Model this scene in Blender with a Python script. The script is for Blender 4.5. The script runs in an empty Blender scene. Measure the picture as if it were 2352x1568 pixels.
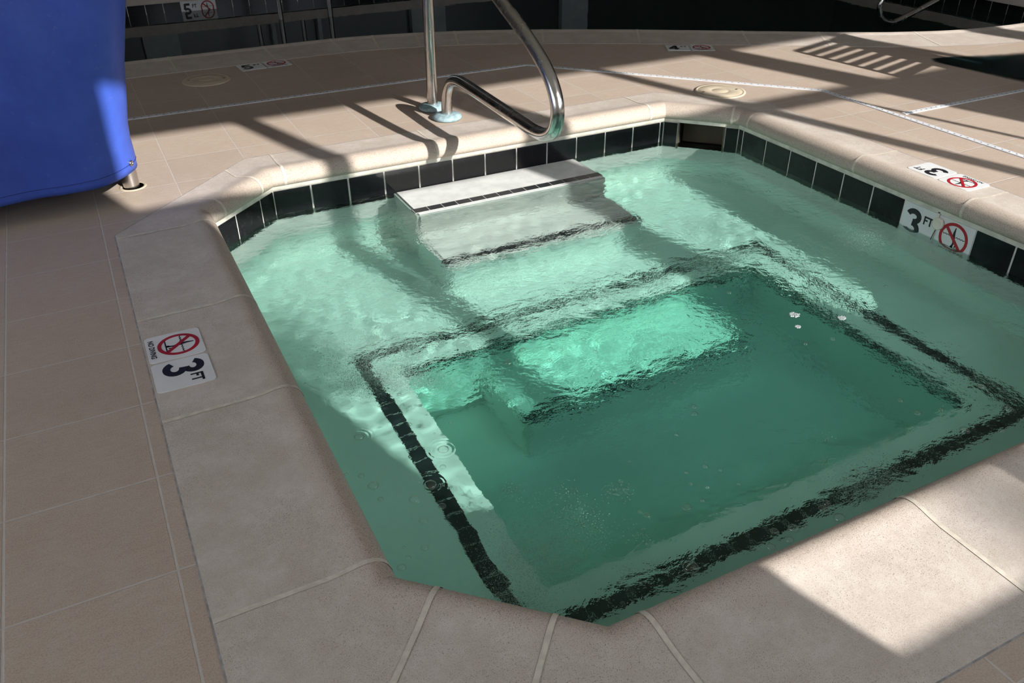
import bpy, bmesh, math, random
import numpy as np
from mathutils import Vector, Matrix

random.seed(7)
rng = np.random.default_rng(11)
S = bpy.context.scene
COL = S.collection
PI = math.pi

# ------------------------------------------------------------------ materials
class NT:
    """tiny helper around a node tree"""
    def __init__(s, name):
        s.m = bpy.data.materials.new(name); s.m.use_nodes = True
        s.t = s.m.node_tree; s.t.nodes.clear()
        s.out = s.t.nodes.new('ShaderNodeOutputMaterial')
    def n(s, typ, ins=None, **kw):
        nd = s.t.nodes.new('ShaderNode' + typ)
        for k, v in kw.items(): setattr(nd, k, v)
        if ins:
            for k, v in ins.items():
                if hasattr(v, 'is_linked') or hasattr(v, 'links'): s.t.links.new(v, nd.inputs[k])
                else: nd.inputs[k].default_value = v
        return nd
    def math(s, op, a, b=0.0, c=0.0):
        nd = s.t.nodes.new('ShaderNodeMath'); nd.operation = op
        for i, v in enumerate((a, b, c)):
            if hasattr(v, 'links'): s.t.links.new(v, nd.inputs[i])
            else: nd.inputs[i].default_value = v
        return nd.outputs[0]
    def mix(s, f, a, b, blend='MIX'):
        nd = s.t.nodes.new('ShaderNodeMix'); nd.data_type = 'RGBA'; nd.blend_type = blend
        for k, v in ((0, f), (6, a), (7, b)):
            if hasattr(v, 'links'): s.t.links.new(v, nd.inputs[k])
            else: nd.inputs[k].default_value = v if k == 0 else (tuple(v) + (1,) if len(v) == 3 else v)
        return nd.outputs[2]
    def rng(s, v, a, b, c=0.0, d=1.0, smooth=True):
        nd = s.t.nodes.new('ShaderNodeMapRange')
        nd.interpolation_type = 'SMOOTHSTEP' if smooth else 'LINEAR'
        s.t.links.new(v, nd.inputs[0])
        for i, x in enumerate((a, b, c, d)): nd.inputs[i + 1].default_value = x
        return nd.outputs[0]
    def noise(s, vec, scale, detail=3, rough=.5):
        nd = s.n('TexNoise', {'Scale': scale, 'Detail': detail, 'Roughness': rough}); s.t.links.new(vec, nd.inputs['Vector'])
        return nd.outputs[0]
    def coords(s):
        return s.n('TexCoord').outputs['Object']
    def scaled(s, vec, sc):
        return s.n('VectorMath', {0: vec, 1: sc}, operation='MULTIPLY').outputs[0]
    def bump(s, h, strength=.3, dist=.01):
        return s.n('Bump', {'Height': h, 'Strength': strength, 'Distance': dist}).outputs[0]
    def surf(s, sh):
        s.t.links.new(sh, s.out.inputs['Surface']); return s.m
    def principled(s, color, rough=.5, normal=None, metallic=0.0, spec=.5, **kw):
        ins = {'Base Color': color if hasattr(color, 'links') else tuple(color) + (1,), 'Roughness': rough, 'Metallic': metallic, 'Specular IOR Level': spec}
        if normal is not None: ins['Normal'] = normal
        ins.update(kw)
        return s.surf(s.n('BsdfPrincipled', ins).outputs[0])

def plain(name, color, rough=.5, metallic=0.0, spec=.5, var=.08, vscale=12):
    t = NT(name); v = t.coords()
    f = t.noise(v, vscale, 4)
    c = t.mix(t.rng(f, .3, .7), [x * (1 - var) for x in color], [min(1, x * (1 + var)) for x in color])
    return t.principled(c, rough, None, metallic, spec)

def mat_deck():
    t = NT('deck_tile'); v = t.coords()
    sx = t.n('SeparateXYZ', {0: v}).outputs
    p = .283
    fx = t.math('DIVIDE', t.math('ADD', sx[0], .33 + 28.3), p)
    fy = t.math('DIVIDE', t.math('ADD', sx[1], -.06 + 28.3), p)
    def edge(f):
        fr = t.math('FRACT', f)
        return t.math('MULTIPLY', t.math('MINIMUM', fr, t.math('SUBTRACT', 1.0, fr)), p)
    wob = t.math('MULTIPLY', t.math('SUBTRACT', t.noise(v, 25, 2), .5), .0025)
    d = t.math('ADD', t.math('MINIMUM', edge(fx), edge(fy)), wob)
    tile = t.rng(d, .0012, .0032)
    cell = t.n('CombineXYZ', {0: t.math('FLOOR', fx), 1: t.math('FLOOR', fy)}).outputs[0]
    wn = t.n('TexWhiteNoise', {0: cell}).outputs[0]
    streak = t.noise(t.scaled(v, (30, 75, 40)), 1.0, 6, .7)
    blot = t.noise(v, 9, 4, .6)
    fine = t.noise(v, 300, 3, .7)
    c = t.mix(t.rng(streak, .3, .72), (.430, .332, .258), (.510, .412, .330))
    c = t.mix(t.rng(blot, .35, .75, 0, .45), c, (.40, .285, .205))
    c = t.mix(t.rng(fine, .35, .65, 0, .55), c, (.68, .57, .49))
    c = t.mix(t.rng(fine, .60, .72, 0, .5), c, (.24, .165, .12))
    c = t.mix(t.math('MULTIPLY', wn, .22), c, (.34, .255, .20))
    g = t.mix(t.noise(v, 40, 3), (.48, .43, .39), (.62, .56, .51))
    col = t.mix(tile, g, c)
    h = t.math('ADD', t.math('MULTIPLY', tile, .6), t.math('MULTIPLY', fine, .12))
    h = t.math('ADD', h, t.math('MULTIPLY', streak, .12))
    return t.principled(col, .62, t.bump(h, .35, .004), spec=.35)

def mat_stone(name='coping_stone', nose=True):
    t = NT(name); v = t.coords()
    blot = t.noise(v, 9, 6, .68); fine = t.noise(v, 330, 3, .65); mid = t.noise(v, 45, 4, .6)
    c = t.mix(t.rng(blot, .32, .70), (.520, .438, .375), (.645, .570, .505))
    c = t.mix(t.rng(mid, .35, .7, 0, .35), c, (.48, .395, .335))
    c = t.mix(t.rng(fine, .35, .65, 0, .3), c, (.72, .65, .585))
    pits = t.noise(v, 560, 2, .6); zone = t.noise(v, 4.3, 4, .65)
    pm = t.math('MULTIPLY', t.rng(pits, .59, .65), t.rng(zone, .36, .60, .32, 1))
    c = t.mix(t.math('MULTIPLY', pm, .75), c, (.17, .12, .085))
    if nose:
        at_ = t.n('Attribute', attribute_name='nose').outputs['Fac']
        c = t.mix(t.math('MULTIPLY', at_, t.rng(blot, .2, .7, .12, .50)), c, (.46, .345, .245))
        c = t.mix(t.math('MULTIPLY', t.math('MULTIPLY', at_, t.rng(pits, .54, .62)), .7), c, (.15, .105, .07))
    h = t.math('SUBTRACT', t.math('MULTIPLY', fine, .35), pm)
    return t.principled(c, .7, t.bump(h, .3, .003), spec=.3)

def mat_chrome(name='polished_steel', tint=(.62, .60, .58), rough=.16):
    t = NT(name); v = t.coords()
    f = t.noise(v, 18, 5, .65); sp = t.noise(v, 160, 3, .6)
    c = t.mix(t.rng(f, .4, .8, 0, .6), tint, (.42, .38, .34))
    c = t.mix(t.rng(sp, .62, .75, 0, .5), c, (.30, .36, .30))
    r = t.rng(f, .3, .8, rough, rough + .18)
    return t.principled(c, r, None, 1.0)

def mat_fabric():
    t = NT('blue_vinyl'); v = t.coords()
    blot = t.noise(v, 5, 5, .65); sc = t.noise(v, 38, 4, .7)
    c = t.mix(t.rng(blot, .3, .75), (.040, .085, .42), (.055, .115, .52))
    c = t.mix(t.rng(sc, .60, .80, 0, .45), c, (.17, .22, .50))
    h = t.math('ADD', t.math('MULTIPLY', t.noise(v, 240, 2), .3), blot)
    return t.principled(c, .42, t.bump(h, .25, .01), spec=.45)

def mat_water():
    t = NT('clear_spa_water'); v = t.coords()
    def blob(x, y, r0, r1):      # 1 inside r0, 0 outside r1
        d = t.n('VectorMath', {0: v, 1: (x, y, ZW)}, operation='DISTANCE').outputs['Value']
        return t.rng(d, r0, r1, 1, 0)
    sx = t.n('SeparateXYZ', {0: v}).outputs
    rough = t.noise(t.scaled(v, (1, 1, 0)), 2.6, 2, .5)
    amp = t.rng(rough, .34, .64, .17, .44)
    calm = t.math('MAXIMUM', t.math('MULTIPLY', blob(-.12, -1.72, .30, .62), .85), t.math('MULTIPLY', blob(-.15, -1.35, .1, .35), .6))
    nr = t.rng(sx[1], -2.10, -1.85, .28, 0)
    calm = t.math('MAXIMUM', calm, nr)
    stp = t.math('MULTIPLY', t.rng(sx[1], -.34, -.27, 0, .93), t.math('MULTIPLY', t.rng(sx[0], .40, .50, 0, 1), t.rng(sx[0], 1.34, 1.44, 1, 0)))
    calm = t.math('MAXIMUM', calm, stp)
    amp = t.math('MULTIPLY', amp, t.math('SUBTRACT', 1.0, calm))
    flow = t.n('VectorMath', {0: v, 1: t.scaled(t.n('TexNoise', {'Scale': 3.5, 'Detail': 2, 'Vector': v}).outputs['Color'], (.16, .16, 0))}, operation='ADD').outputs[0]
    h1 = t.noise(t.scaled(flow, (1, 1.3, 1)), 21, 4, .52); h2 = t.noise(v, 85, 2, .5)
    h = t.math('MULTIPLY', t.math('ADD', h1, t.math('MULTIPLY', h2, .14)), amp)
    for (x, y, r0, lam, a) in RINGS:
        d = t.n('VectorMath', {0: v, 1: (x, y, ZW)}, operation='DISTANCE').outputs['Value']
        w_ = t.math('MULTIPLY', t.math('SINE', t.math('MULTIPLY', d, 2*PI/lam)), t.math('MULTIPLY', t.rng(d, r0*.2, r0*.6, 0, 1), t.rng(d, r0*.7, r0*1.6, 1, 0)))
        h = t.math('ADD', h, t.math('MULTIPLY', w_, a*.45))
    g = t.n('BsdfGlass', {'Color': (.895, .985, .955, 1), 'Roughness': 0.0, 'IOR': 1.333, 'Normal': t.bump(h, 1.0, .02)})
    return t.surf(g.outputs[0])

def mat_tint(k):
    t = NT('teal_water_depth')
    a = (.66, .045, .17)
    return t.surf(t.n('BsdfRefraction', {'Color': tuple(math.exp(-k * x) for x in a) + (1,), 'Roughness': 0.0, 'IOR': 1.02}).outputs[0])

def mat_pool_water():
    t = NT('dark_pool_water'); v = t.coords()
    w = t.noise(t.scaled(v, (1.0, 1.0, 1)), 3.0, 3, .5)
    return t.principled((.006, .024, .019), .015, t.bump(w, .06, .02), spec=.5, **{'IOR': 1.333})

def mat_plaster():
    t = NT('pool_plaster'); v = t.coords()
    f = t.noise(v, 7, 5, .6); g = t.noise(v, 60, 3, .6)
    c = t.mix(t.rng(f, .3, .7), (.84, .87, .83), (.90, .92, .88))
    c = t.mix(t.rng(g, .35, .75, 0, .25), c, (.78, .82, .78))
    return t.principled(c, .75, None, spec=.2)

def mat_black_tile():
    t = NT('black_glazed_tile'); v = t.coords()
    f = t.noise(t.scaled(v, (1, 1, 2.2)), 55, 3, .7)
    dirt = t.noise(v, 30, 5, .75)
    c = t.mix(t.rng(dirt, .5, .8, 0, .5), (.010, .0095, .011), (.04, .036, .04))
    return t.principled(c, .12, t.bump(f, .06, .004), spec=.22)

def mat_bubble():
    t = NT('bubble_film')
    lw = t.n('LayerWeight', {'Blend': .30}).outputs['Facing']
    c = t.mix(t.rng(lw, .40, .85), (.99, 1, .99), (.06, .12, .11))  # dark rim put into the colour in place of refraction shading
    tr = t.n('BsdfTransparent', {'Color': c}).outputs[0]
    sh = t.n('BsdfGlossy', {'Color': (.95, 1, .98, 1), 'Roughness': .045}).outputs[0]
    return t.surf(t.n('MixShader', {0: t.rng(lw, .1, .85, .10, .55), 1: tr, 2: sh}).outputs[0])

M = {}
M['deck'] = mat_deck(); M['stone'] = mat_stone(); M['steel'] = mat_chrome(); M['dullsteel'] = mat_chrome('dull_steel', (.20, .19, .18), .3)
M['grout'] = plain('cream_grout', (.64, .575, .48), .8, spec=.2, var=.10, vscale=60)
M['mortar'] = plain('pale_mortar', (.66, .62, .53), .8, spec=.2, var=.14, vscale=25)
M['blue'] = mat_fabric(); M['bluestitch'] = plain('blue_hem', (.016, .040, .21), .5)
M['pool_water'] = mat_pool_water(); M['plaster'] = mat_plaster()
M['blacktile'] = mat_black_tile(); M['whitegrout'] = plain('white_grout', (.78, .75, .68), .7, spec=.2, vscale=40)
M['strip'] = plain('charcoal_nosing_tile', (.022, .024, .028), .35, vscale=90, var=.3)
M['stripgrout'] = plain('nosing_grout', (.55, .56, .52), .8)
M['sign'] = plain('white_sign', (.74, .74, .73), .45, var=.03)
M['ink'] = plain('black_ink', (.012, .012, .016), .5)
M['red'] = plain('red_ink', (.40, .012, .022), .5)
M['bubble'] = mat_bubble()
M['foam'] = plain('white_foam', (.30, .34, .33), .5); M['micro'] = plain('aerated_water', (.80, .95, .88), .6, spec=.2)
M['teal'] = plain('weathered_teal_plastic', (.30, .42, .45), .55, var=.22, vscale=70)
M['drain'] = plain('white_pvc', (.70, .71, .74), .5, var=.10, vscale=30)
M['slot'] = plain('dark_slot', (.09, .085, .08), .8)
M['lid'] = plain('beige_plastic', (.56, .47, .35), .75, spec=.2, var=.07)
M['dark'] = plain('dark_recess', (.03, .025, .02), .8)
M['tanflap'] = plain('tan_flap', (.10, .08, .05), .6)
M['wallpaint'] = plain('warm_wall_paint', (.58, .55, .50), .8, spec=.2, vscale=3)
M['darkwall'] = plain('dark_glazed_wall', (.020, .024, .022), .3, var=.2, vscale=2)
M['pillar'] = plain('pale_pillar_paint', (.40, .44, .45), .7)
M['ceiling'] = plain('ceiling_paint', (.62, .60, .56), .9, spec=.1, vscale=2)
M['frame'] = plain('bronze_window_frame', (.06, .05, .045), .45)
M['wood'] = plain('teak_slat', (.26, .15, .08), .55, vscale=20, var=.25)
M['glossy'] = None
M['cap'] = plain('ivory_plastic', (.72, .68, .56), .4)
M['pebble'] = plain('ground_gravel', (.35, .33, .29), .9)

# ------------------------------------------------------------------ mesh helpers
class MB:
    def __init__(s): s.v = []; s.f = []; s.mi = []; s.sm = []
    def add(s, verts, faces, mi=0, smooth=False):
        o = len(s.v); s.v += [tuple(x) for x in verts]
        for f in faces: s.f.append(tuple(i + o for i in f)); s.mi.append(mi); s.sm.append(smooth)
    def box(s, x0, y0, z0, x1, y1, z1, mi=0):
        v = [(x0,y0,z0),(x1,y0,z0),(x1,y1,z0),(x0,y1,z0),(x0,y0,z1),(x1,y0,z1),(x1,y1,z1),(x0,y1,z1)]
        s.add(v, [(0,3,2,1),(4,5,6,7),(0,1,5,4),(1,2,6,5),(2,3,7,6),(3,0,4,7)], mi)
    def obox(s, mat, w, h, d0, d1, mi=0):
        """box spanning x 0..w, y 0..h, z d0..d1 in the frame of mat"""
        v = [mat @ Vector(q) for q in ((0,0,d0),(w,0,d0),(w,h,d0),(0,h,d0),(0,0,d1),(w,0,d1),(w,h,d1),(0,h,d1))]
        s.add(v, [(0,3,2,1),(4,5,6,7),(0,1,5,4),(1,2,6,5),(2,3,7,6),(3,0,4,7)], mi)
    def tube(s, pts, r, n=14, mi=0, caps=True):
        pts = [Vector(p) for p in pts]; k = len(pts)
        rs = r if hasattr(r, '__len__') else [r] * k
        tang = [(pts[min(i+1,k-1)] - pts[max(i-1,0)]).normalized() for i in range(k)]
        up = Vector((1, 0, 0)) if abs(tang[0].x) < .9 else Vector((0, 1, 0))
        nrm = (up - tang[0] * up.dot(tang[0])).normalized()
        verts = []; 
        for i in range(k):
            nrm = (nrm - tang[i] * nrm.dot(tang[i])).normalized(); b = tang[i].cross(nrm)
            for j in range(n):
                a = 2 * PI * j / n; verts.append(pts[i] + (nrm * math.cos(a) + b * math.sin(a)) * rs[i])
        faces = [(i*n+j, i*n+(j+1)%n, (i+1)*n+(j+1)%n, (i+1)*n+j) for i in range(k-1) for j in range(n)]
        s.add(verts, faces, mi, True)
        if caps:
            o = len(verts)
            s.add(verts[:n], [tuple(reversed(range(n)))], mi); s.add(verts[-n:], [tuple(range(n))], mi)
    def lathe(s, prof, c=(0, 0, 0), n=32, mi=0, smooth=True, mat=None):
        verts = []
        for r, z in prof:
            for j in range(n):
                a = 2*PI*j/n; p = Vector((r*math.cos(a), r*math.sin(a), z))
                verts.append((mat @ p) if mat else p + Vector(c))
        k = len(prof)
        s.add(verts, [(i*n+j, i*n+(j+1)%n, (i+1)*n+(j+1)%n, (i+1)*n+j) for i in range(k-1) for j in range(n)], mi, smooth)
        if prof[-1][0] > 1e-5: s.add(verts[-n:], [tuple(range(n))], mi)
        if prof[0][0] > 1e-5: s.add(verts[:n], [tuple(reversed(range(n)))], mi)
    def prism(s, poly, mat, d0, d1, mi=0):
        """flat outline (list of x,y) extruded d0..d1 in the frame of mat"""
        n = len(poly); v = [mat @ Vector((x, y, d0)) for x, y in poly] + [mat @ Vector((x, y, d1)) for x, y in poly]
        s.add(v, [tuple(range(n, 2*n)), tuple(reversed(range(n)))] + [(i, (i+1)%n, n+(i+1)%n, n+i) for i in range(n)], mi)
    def stroke(s, pts, w, mat, d0, d1, mi=0):
        """thick polyline lying in the frame of mat"""
        L, Rr = [], []
        k = len(pts)
        for i in range(k):
            a = Vector(pts[max(i-1,0)]); b = Vector(pts[min(i+1,k-1)]); t = (b - a).normalized(); nn = Vector((-t.y, t.x))
            ww = w[i] if hasattr(w, '__len__') else w
            L.append(Vector(pts[i]) + nn * ww / 2); Rr.append(Vector(pts[i]) - nn * ww / 2)
        v = []
        for z in (d0, d1):
            v += [mat @ Vector((p.x, p.y, z)) for p in L] + [mat @ Vector((p.x, p.y, z)) for p in Rr]
        f = []
        for i in range(k-1):
            f += [(2*k+i, 2*k+k+i, 2*k+k+i+1, 2*k+i+1), (i, i+1, 2*k+i+1, 2*k+i), (k+i+1, k+i, 3*k+i, 3*k+i+1)]
        f += [(0, 2*k, 3*k, k), (k-1, 2*k-1, 4*k-1, 3*k-1)]
        s.add(v, f, mi)
    def build(s, name, mats, parent=None, fix=False):
        me = bpy.data.meshes.new(name); me.from_pydata(s.v, [], s.f)
        for m in (mats if isinstance(mats, (list, tuple)) else [mats]): me.materials.append(m)
        me.polygons.foreach_set('material_index', s.mi); me.polygons.foreach_set('use_smooth', s.sm)
        me.update()
        if fix:
            bm = bmesh.new(); bm.from_mesh(me); bmesh.ops.recalc_face_normals(bm, faces=bm.faces); bm.to_mesh(me); bm.free()
        o = bpy.data.objects.new(name, me); COL.objects.link(o)
        if parent: o.parent = parent
        return o

def tag(o, label=None, cat=None, group=None, kind=None):
    if label: o['label'] = label
    if cat: o['category'] = cat
    if group: o['group'] = group
    if kind: o['kind'] = kind
    return o
def empty(name, loc, label, cat, group=None):
    o = bpy.data.objects.new(name, None); o.empty_display_size = .1; o.location = loc; COL.objects.link(o)
    return tag(o, label, cat, group)
def struct(o): o['kind'] = 'structure'; return o
def adopt(child, parent):
    """world-space mesh becomes a part of an Empty that stands at parent.location"""
    child.parent = parent
    child.matrix_parent_inverse = Matrix.Translation(-Vector(parent.location))
    return child
def smooth_path(pts, n=8):
    pts = [Vector(p) for p in pts]; out = []
    for i in range(len(pts) - 1):
        p0 = pts[max(i-1, 0)]; p1 = pts[i]; p2 = pts[i+1]; p3 = pts[min(i+2, len(pts)-1)]
        for k in range(n):
            t = k / n
            out.append(.5 * ((2*p1) + (-p0+p2)*t + (2*p0-5*p1+4*p2-p3)*t*t + (-p0+3*p1-3*p2+p3)*t**3))
    out.append(pts[-1]); return out
def flat_fill(name, loops, z, mat, sub=None):
    """polygon with holes at height z"""
    bm = bmesh.new()
    for lp in loops:
        vs = [bm.verts.new((p[0], p[1], z)) for p in lp]
        for i in range(len(vs)): bm.edges.new((vs[i], vs[(i+1) % len(vs)]))
    bmesh.ops.triangle_fill(bm, use_beauty=True, use_dissolve=False, edges=bm.edges[:])
    for f in bm.faces:
        if f.normal.z < 0: f.normal_flip()
    me = bpy.data.meshes.new(name); bm.to_mesh(me); bm.free(); me.materials.append(mat)
    o = bpy.data.objects.new(name, me); COL.objects.link(o); return o
def offset_poly(poly, d):
    """outward offset of a convex CCW polygon"""
    n = len(poly); out = []
    ln = []
    for i in range(n):
        a = Vector(poly[i]); b = Vector(poly[(i+1) % n]); t = (b - a).normalized(); nn = Vector((t.y, -t.x))
        ln.append((a + nn * d, t))
    for i in range(n):
        p, t = ln[i-1]; q, u = ln[i]
        den = t.x * u.y - t.y * u.x; k = ((q.x - p.x) * u.y - (q.y - p.y) * u.x) / den
        out.append(p + t * k)
    return out

# ------------------------------------------------------------------ camera
cam = bpy.data.cameras.new('camera'); co = bpy.data.objects.new('camera', cam); COL.objects.link(co)
CAM = Vector((-.547, -3.147, 1.155)); ROT = (math.radians(57.803), math.radians(.42), math.radians(-26.972)); F = 1920.6
co.location = CAM; co.rotation_euler = ROT
cam.sensor_width = 36; cam.lens = F / 2352 * 36; cam.clip_start = .02
cam.dof.use_dof = True; cam.dof.focus_distance = 1.9; cam.dof.aperture_fstop = 15
S.camera = co
from mathutils import Euler
RM = Euler(ROT).to_matrix()
def at(px, py, z=0.0):
    """point of the level plane z that the photograph shows at a pixel (for measuring where things stand)"""
    d = RM @ Vector(((px - 1176) / F, -(py - 784) / F, -1)); return CAM + d * ((z - CAM.z) / d.z)

# ------------------------------------------------------------------ levels
ZW = -.172            # spa water level
ZT = -.075            # top of the tile band
BENCH = ZW - .42; FLOOR = ZW - .84

RINGS = []
for (px, py, r0, a, lam) in [(1018,1032,.035,.014,.012),(988,1113,.035,.012,.011),(825,1003,.03,.016,.011),(973,1195,.03,.014,.012),(1577,1165,.04,.012,.014),(1330,395,.05,.020,.016),(1225,420,.03,.014,.013),(1050,605,.05,.035,.016),(1010,850,.05,.015,.015),(1890,1060,.16,.045,.055),(1250,1230,.17,.040,.050),(1620,1000,.13,.030,.040)]:
    p = at(px, py, ZW); RINGS.append((p.x, p.y, r0, lam, a))
M['water'] = mat_water()
# ------------------------------------------------------------------ spa outline
NOSE = [(-.26, -2.105), (.02, -2.37), (1.80, -2.37), (2.07, -2.10), (2.07, -.26), (1.84, -.02), (.01, -.02), (-.26, -.27)]
NOSE = [Vector(p) for p in NOSE]
OUTER = [Vector(p) for p in [(-.578, -2.25), (-.13, -2.71), (1.95, -2.71), (2.30, -2.36), (2.30, -.18), (1.93, .205), (-.05, .205), (-.578, -.33)]]
WALL = offset_poly(NOSE, .022)

# deck and pool outlines
INNER = [(-6, 2.12), (-2, 2.12), (-.3, 2.115), (.45, 2.12), (.86, 2.115), (1.12, 2.08), (1.46, 1.995), (1.9, 1.83), (2.52, 1.50), (3.2, 1.075), (3.8, .70), (4.05, .575), (4.3, .48), (4.6, .42), (4.94, .395), (5.6, .39), (6.3, .39)]
INNER = smooth_path([(x, y, 0) for x, y in INNER], 5)
def offset_line(pts, d):
    out = []
    for i in range(len(pts)):
        t = (pts[min(i+1, len(pts)-1)] - pts[max(i-1, 0)]).normalized(); out.append(pts[i] + Vector((t.y, -t.x, 0)) * d)
    return out
POUT = offset_line(INNER, .385)

deck = flat_fill('floor', [[(-6, -4.5)] + [(9, -4.5), (9, POUT[-1].y)] + [(p.x, p.y) for p in reversed(POUT)], OUTER, ], 0, M['deck'])
struct(deck)

# ------------------------------------------------------------------ coping of the spa
def coping_ring():
    mb = MB()
    prof = [(None, .001), (.110, .003), (.085, .006), (.062, .010), (.045, .0115), (.030, .009), (.016, .001), (.007, -.010), (.001, -.024), (0, -.036), (.005, -.048), (.014, -.056), (.024, -.060)]
    loops = [([Vector(p) for p in OUTER] if d is None else offset_poly(NOSE, d), z) for d, z in prof]
    n = len(NOSE)
    for e in range(n):
        a, b = e, (e + 1) % n
        v = []
        for lp, z in loops: v += [(lp[a].x, lp[a].y, z), (lp[b].x, lp[b].y, z)]
        mb.add(v, [(2*i, 2*i+1, 2*i+3, 2*i+2) for i in range(len(loops) - 1)], 0, True)
    # grout joints: edge index, parameter along the nosing, parameter along the outer edge
    def joint(e, ti, to, w=.0105):
        a, b = e, (e + 1) % n
        t = (NOSE[b] - NOSE[a]).normalized()
        v = []
        for k, (lp, z) in enumerate(loops):
            L = (lp[b] - lp[a]).length
            inner_pt = NOSE[a] + t * ti
            if k == 0: p = OUTER[a] + (OUTER[b] - OUTER[a]).normalized() * to
            else:
                d = prof[k][0]; nn = Vector((t.y, -t.x)); p = inner_pt + nn * d
            up = .0012 if z > -.02 else 0
            sh = Vector((t.y, -t.x)) * (-.0012 if z < .005 and k > 4 else 0)
            q = p + sh
            v += [(q.x - t.x*w/2, q.y - t.y*w/2, z + up), (q.x + t.x*w/2, q.y + t.y*w/2, z + up)]
        mb.add(v, [(2*i, 2*i+1, 2*i+3, 2*i+2) for i in range(len(loops) - 1)], 1, True)
    for x in (.080, .70, 1.32): joint(1, x - .02, x + .13)
    joint(0, .085, .22); joint(0, .30, .44)
    for y in (-2.07, -1.45, -.95, -.36):  joint(7, -.27 - y, -.33 - y)
    for x in (.055, .69, 1.27, 1.76): joint(5, 1.84 - x, 1.93 - x)
    for y in (-1.90, -1.44, -.945, -.32): joint(3, y + 2.10, y + 2.36)
    joint(6, .075, .13); joint(6, .30, .56)
    joint(4, .03, .05)
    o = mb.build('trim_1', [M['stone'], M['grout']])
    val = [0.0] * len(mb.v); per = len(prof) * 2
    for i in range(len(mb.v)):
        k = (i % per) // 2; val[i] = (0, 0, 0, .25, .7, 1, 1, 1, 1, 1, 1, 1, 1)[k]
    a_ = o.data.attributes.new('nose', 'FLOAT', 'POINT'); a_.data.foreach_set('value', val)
    return struct(o)
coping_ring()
def coping_gap():
    m = MB(); n = len(OUTER); o2 = offset_poly([tuple(p) for p in OUTER], .0036)
    v = [(p.x, p.y, .0012) for p in OUTER] + [(p.x, p.y, .0012) for p in o2]
    m.add(v, [(i, n+i, n+(i+1) % n, (i+1) % n) for i in range(n)])
    struct(m.build('trim_5', plain('grey_sealant', (.33, .31, .30), .8, var=.25, vscale=40)))
coping_gap()

# mortar bed and tile band under the coping
SKIM = None
def band():
    mb = MB(); gb = MB()
    W = WALL; n = len(W)
    ZB = ZW - .055
    for e in range(n):
        a, b = W[e], W[(e+1) % n]; t = (b - a).normalized(); L = (b - a).length
        inw = Vector((-t.y, t.x))          # towards the water
        fr = Matrix(((t.x, 0, inw.x, a.x), (t.y, 0, inw.y, a.y), (0, 1, 0, 0), (0, 0, 0, 1)))
        skim = (e == 4)
        gaps = [(0, L)] if not skim else [(0, L * .18), (L * .80, L)]
        for g0, g1 in gaps:
            m2 = fr @ Matrix.Translation((g0, ZB, 0))
            gb.obox(m2, g1 - g0, ZT + .004 - ZB, -.02, .0)
            m3 = fr @ Matrix.Translation((g0, ZT + .004, 0)); gb.obox(m3, g1 - g0, -.052 - ZT, -.03, .008, 1)
        if skim:
            m3 = fr @ Matrix.Translation((0, ZT + .004, 0)); gb.obox(m3, L, -.052 - ZT, -.03, .008, 1)
        # joints
        if e == 5: js = [L - (i * .1524 + (W[6].x - 0) * -1 + 0) for i in range(0)] ; xs = sorted([max(a.x - (i * .1524), b.x) * 1.0 for i in range(0)])
        if e == 5: cuts = sorted({0.0, L} | {a.x - i * .1524 for i in range(13) if 0 < a.x - i * .1524 < L})
        elif e == 3: cuts = sorted({0.0, L} | {(-.283 - i * .1524) - a.y for i in range(14) if 0 < (-.283 - i * .1524) - a.y < L})
        elif e == 6: cuts = [0, .085, .085 + .1524, L]
        elif skim: cuts = [0, L * .18, L * .80, L]
        else:
            cuts = [min(i * .1524, L) for i in range(int(L / .1524) + 2)]
        for c0, c1 in zip(cuts[:-1], cuts[1:]):
            if c1 - c0 < .012: continue
            if skim and abs(c0 - L * .18) < 1e-4: continue
            if e == 3 and -1.51 < a.y + (c0 + c1) / 2 < -1.19: continue   # the two depth markers sit here
            g = .0040
            mb.obox(fr @ Matrix.Translation((c0 + g, ZB, 0)), c1 - c0 - 2*g, ZT - ZB - .0015, -.002, .0035)
    o = gb.build('wall_spa', [M['whitegrout'], M['mortar']]); struct(o)
    t = mb.build('trim_2', M['blacktile']); struct(t)
band()

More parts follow.
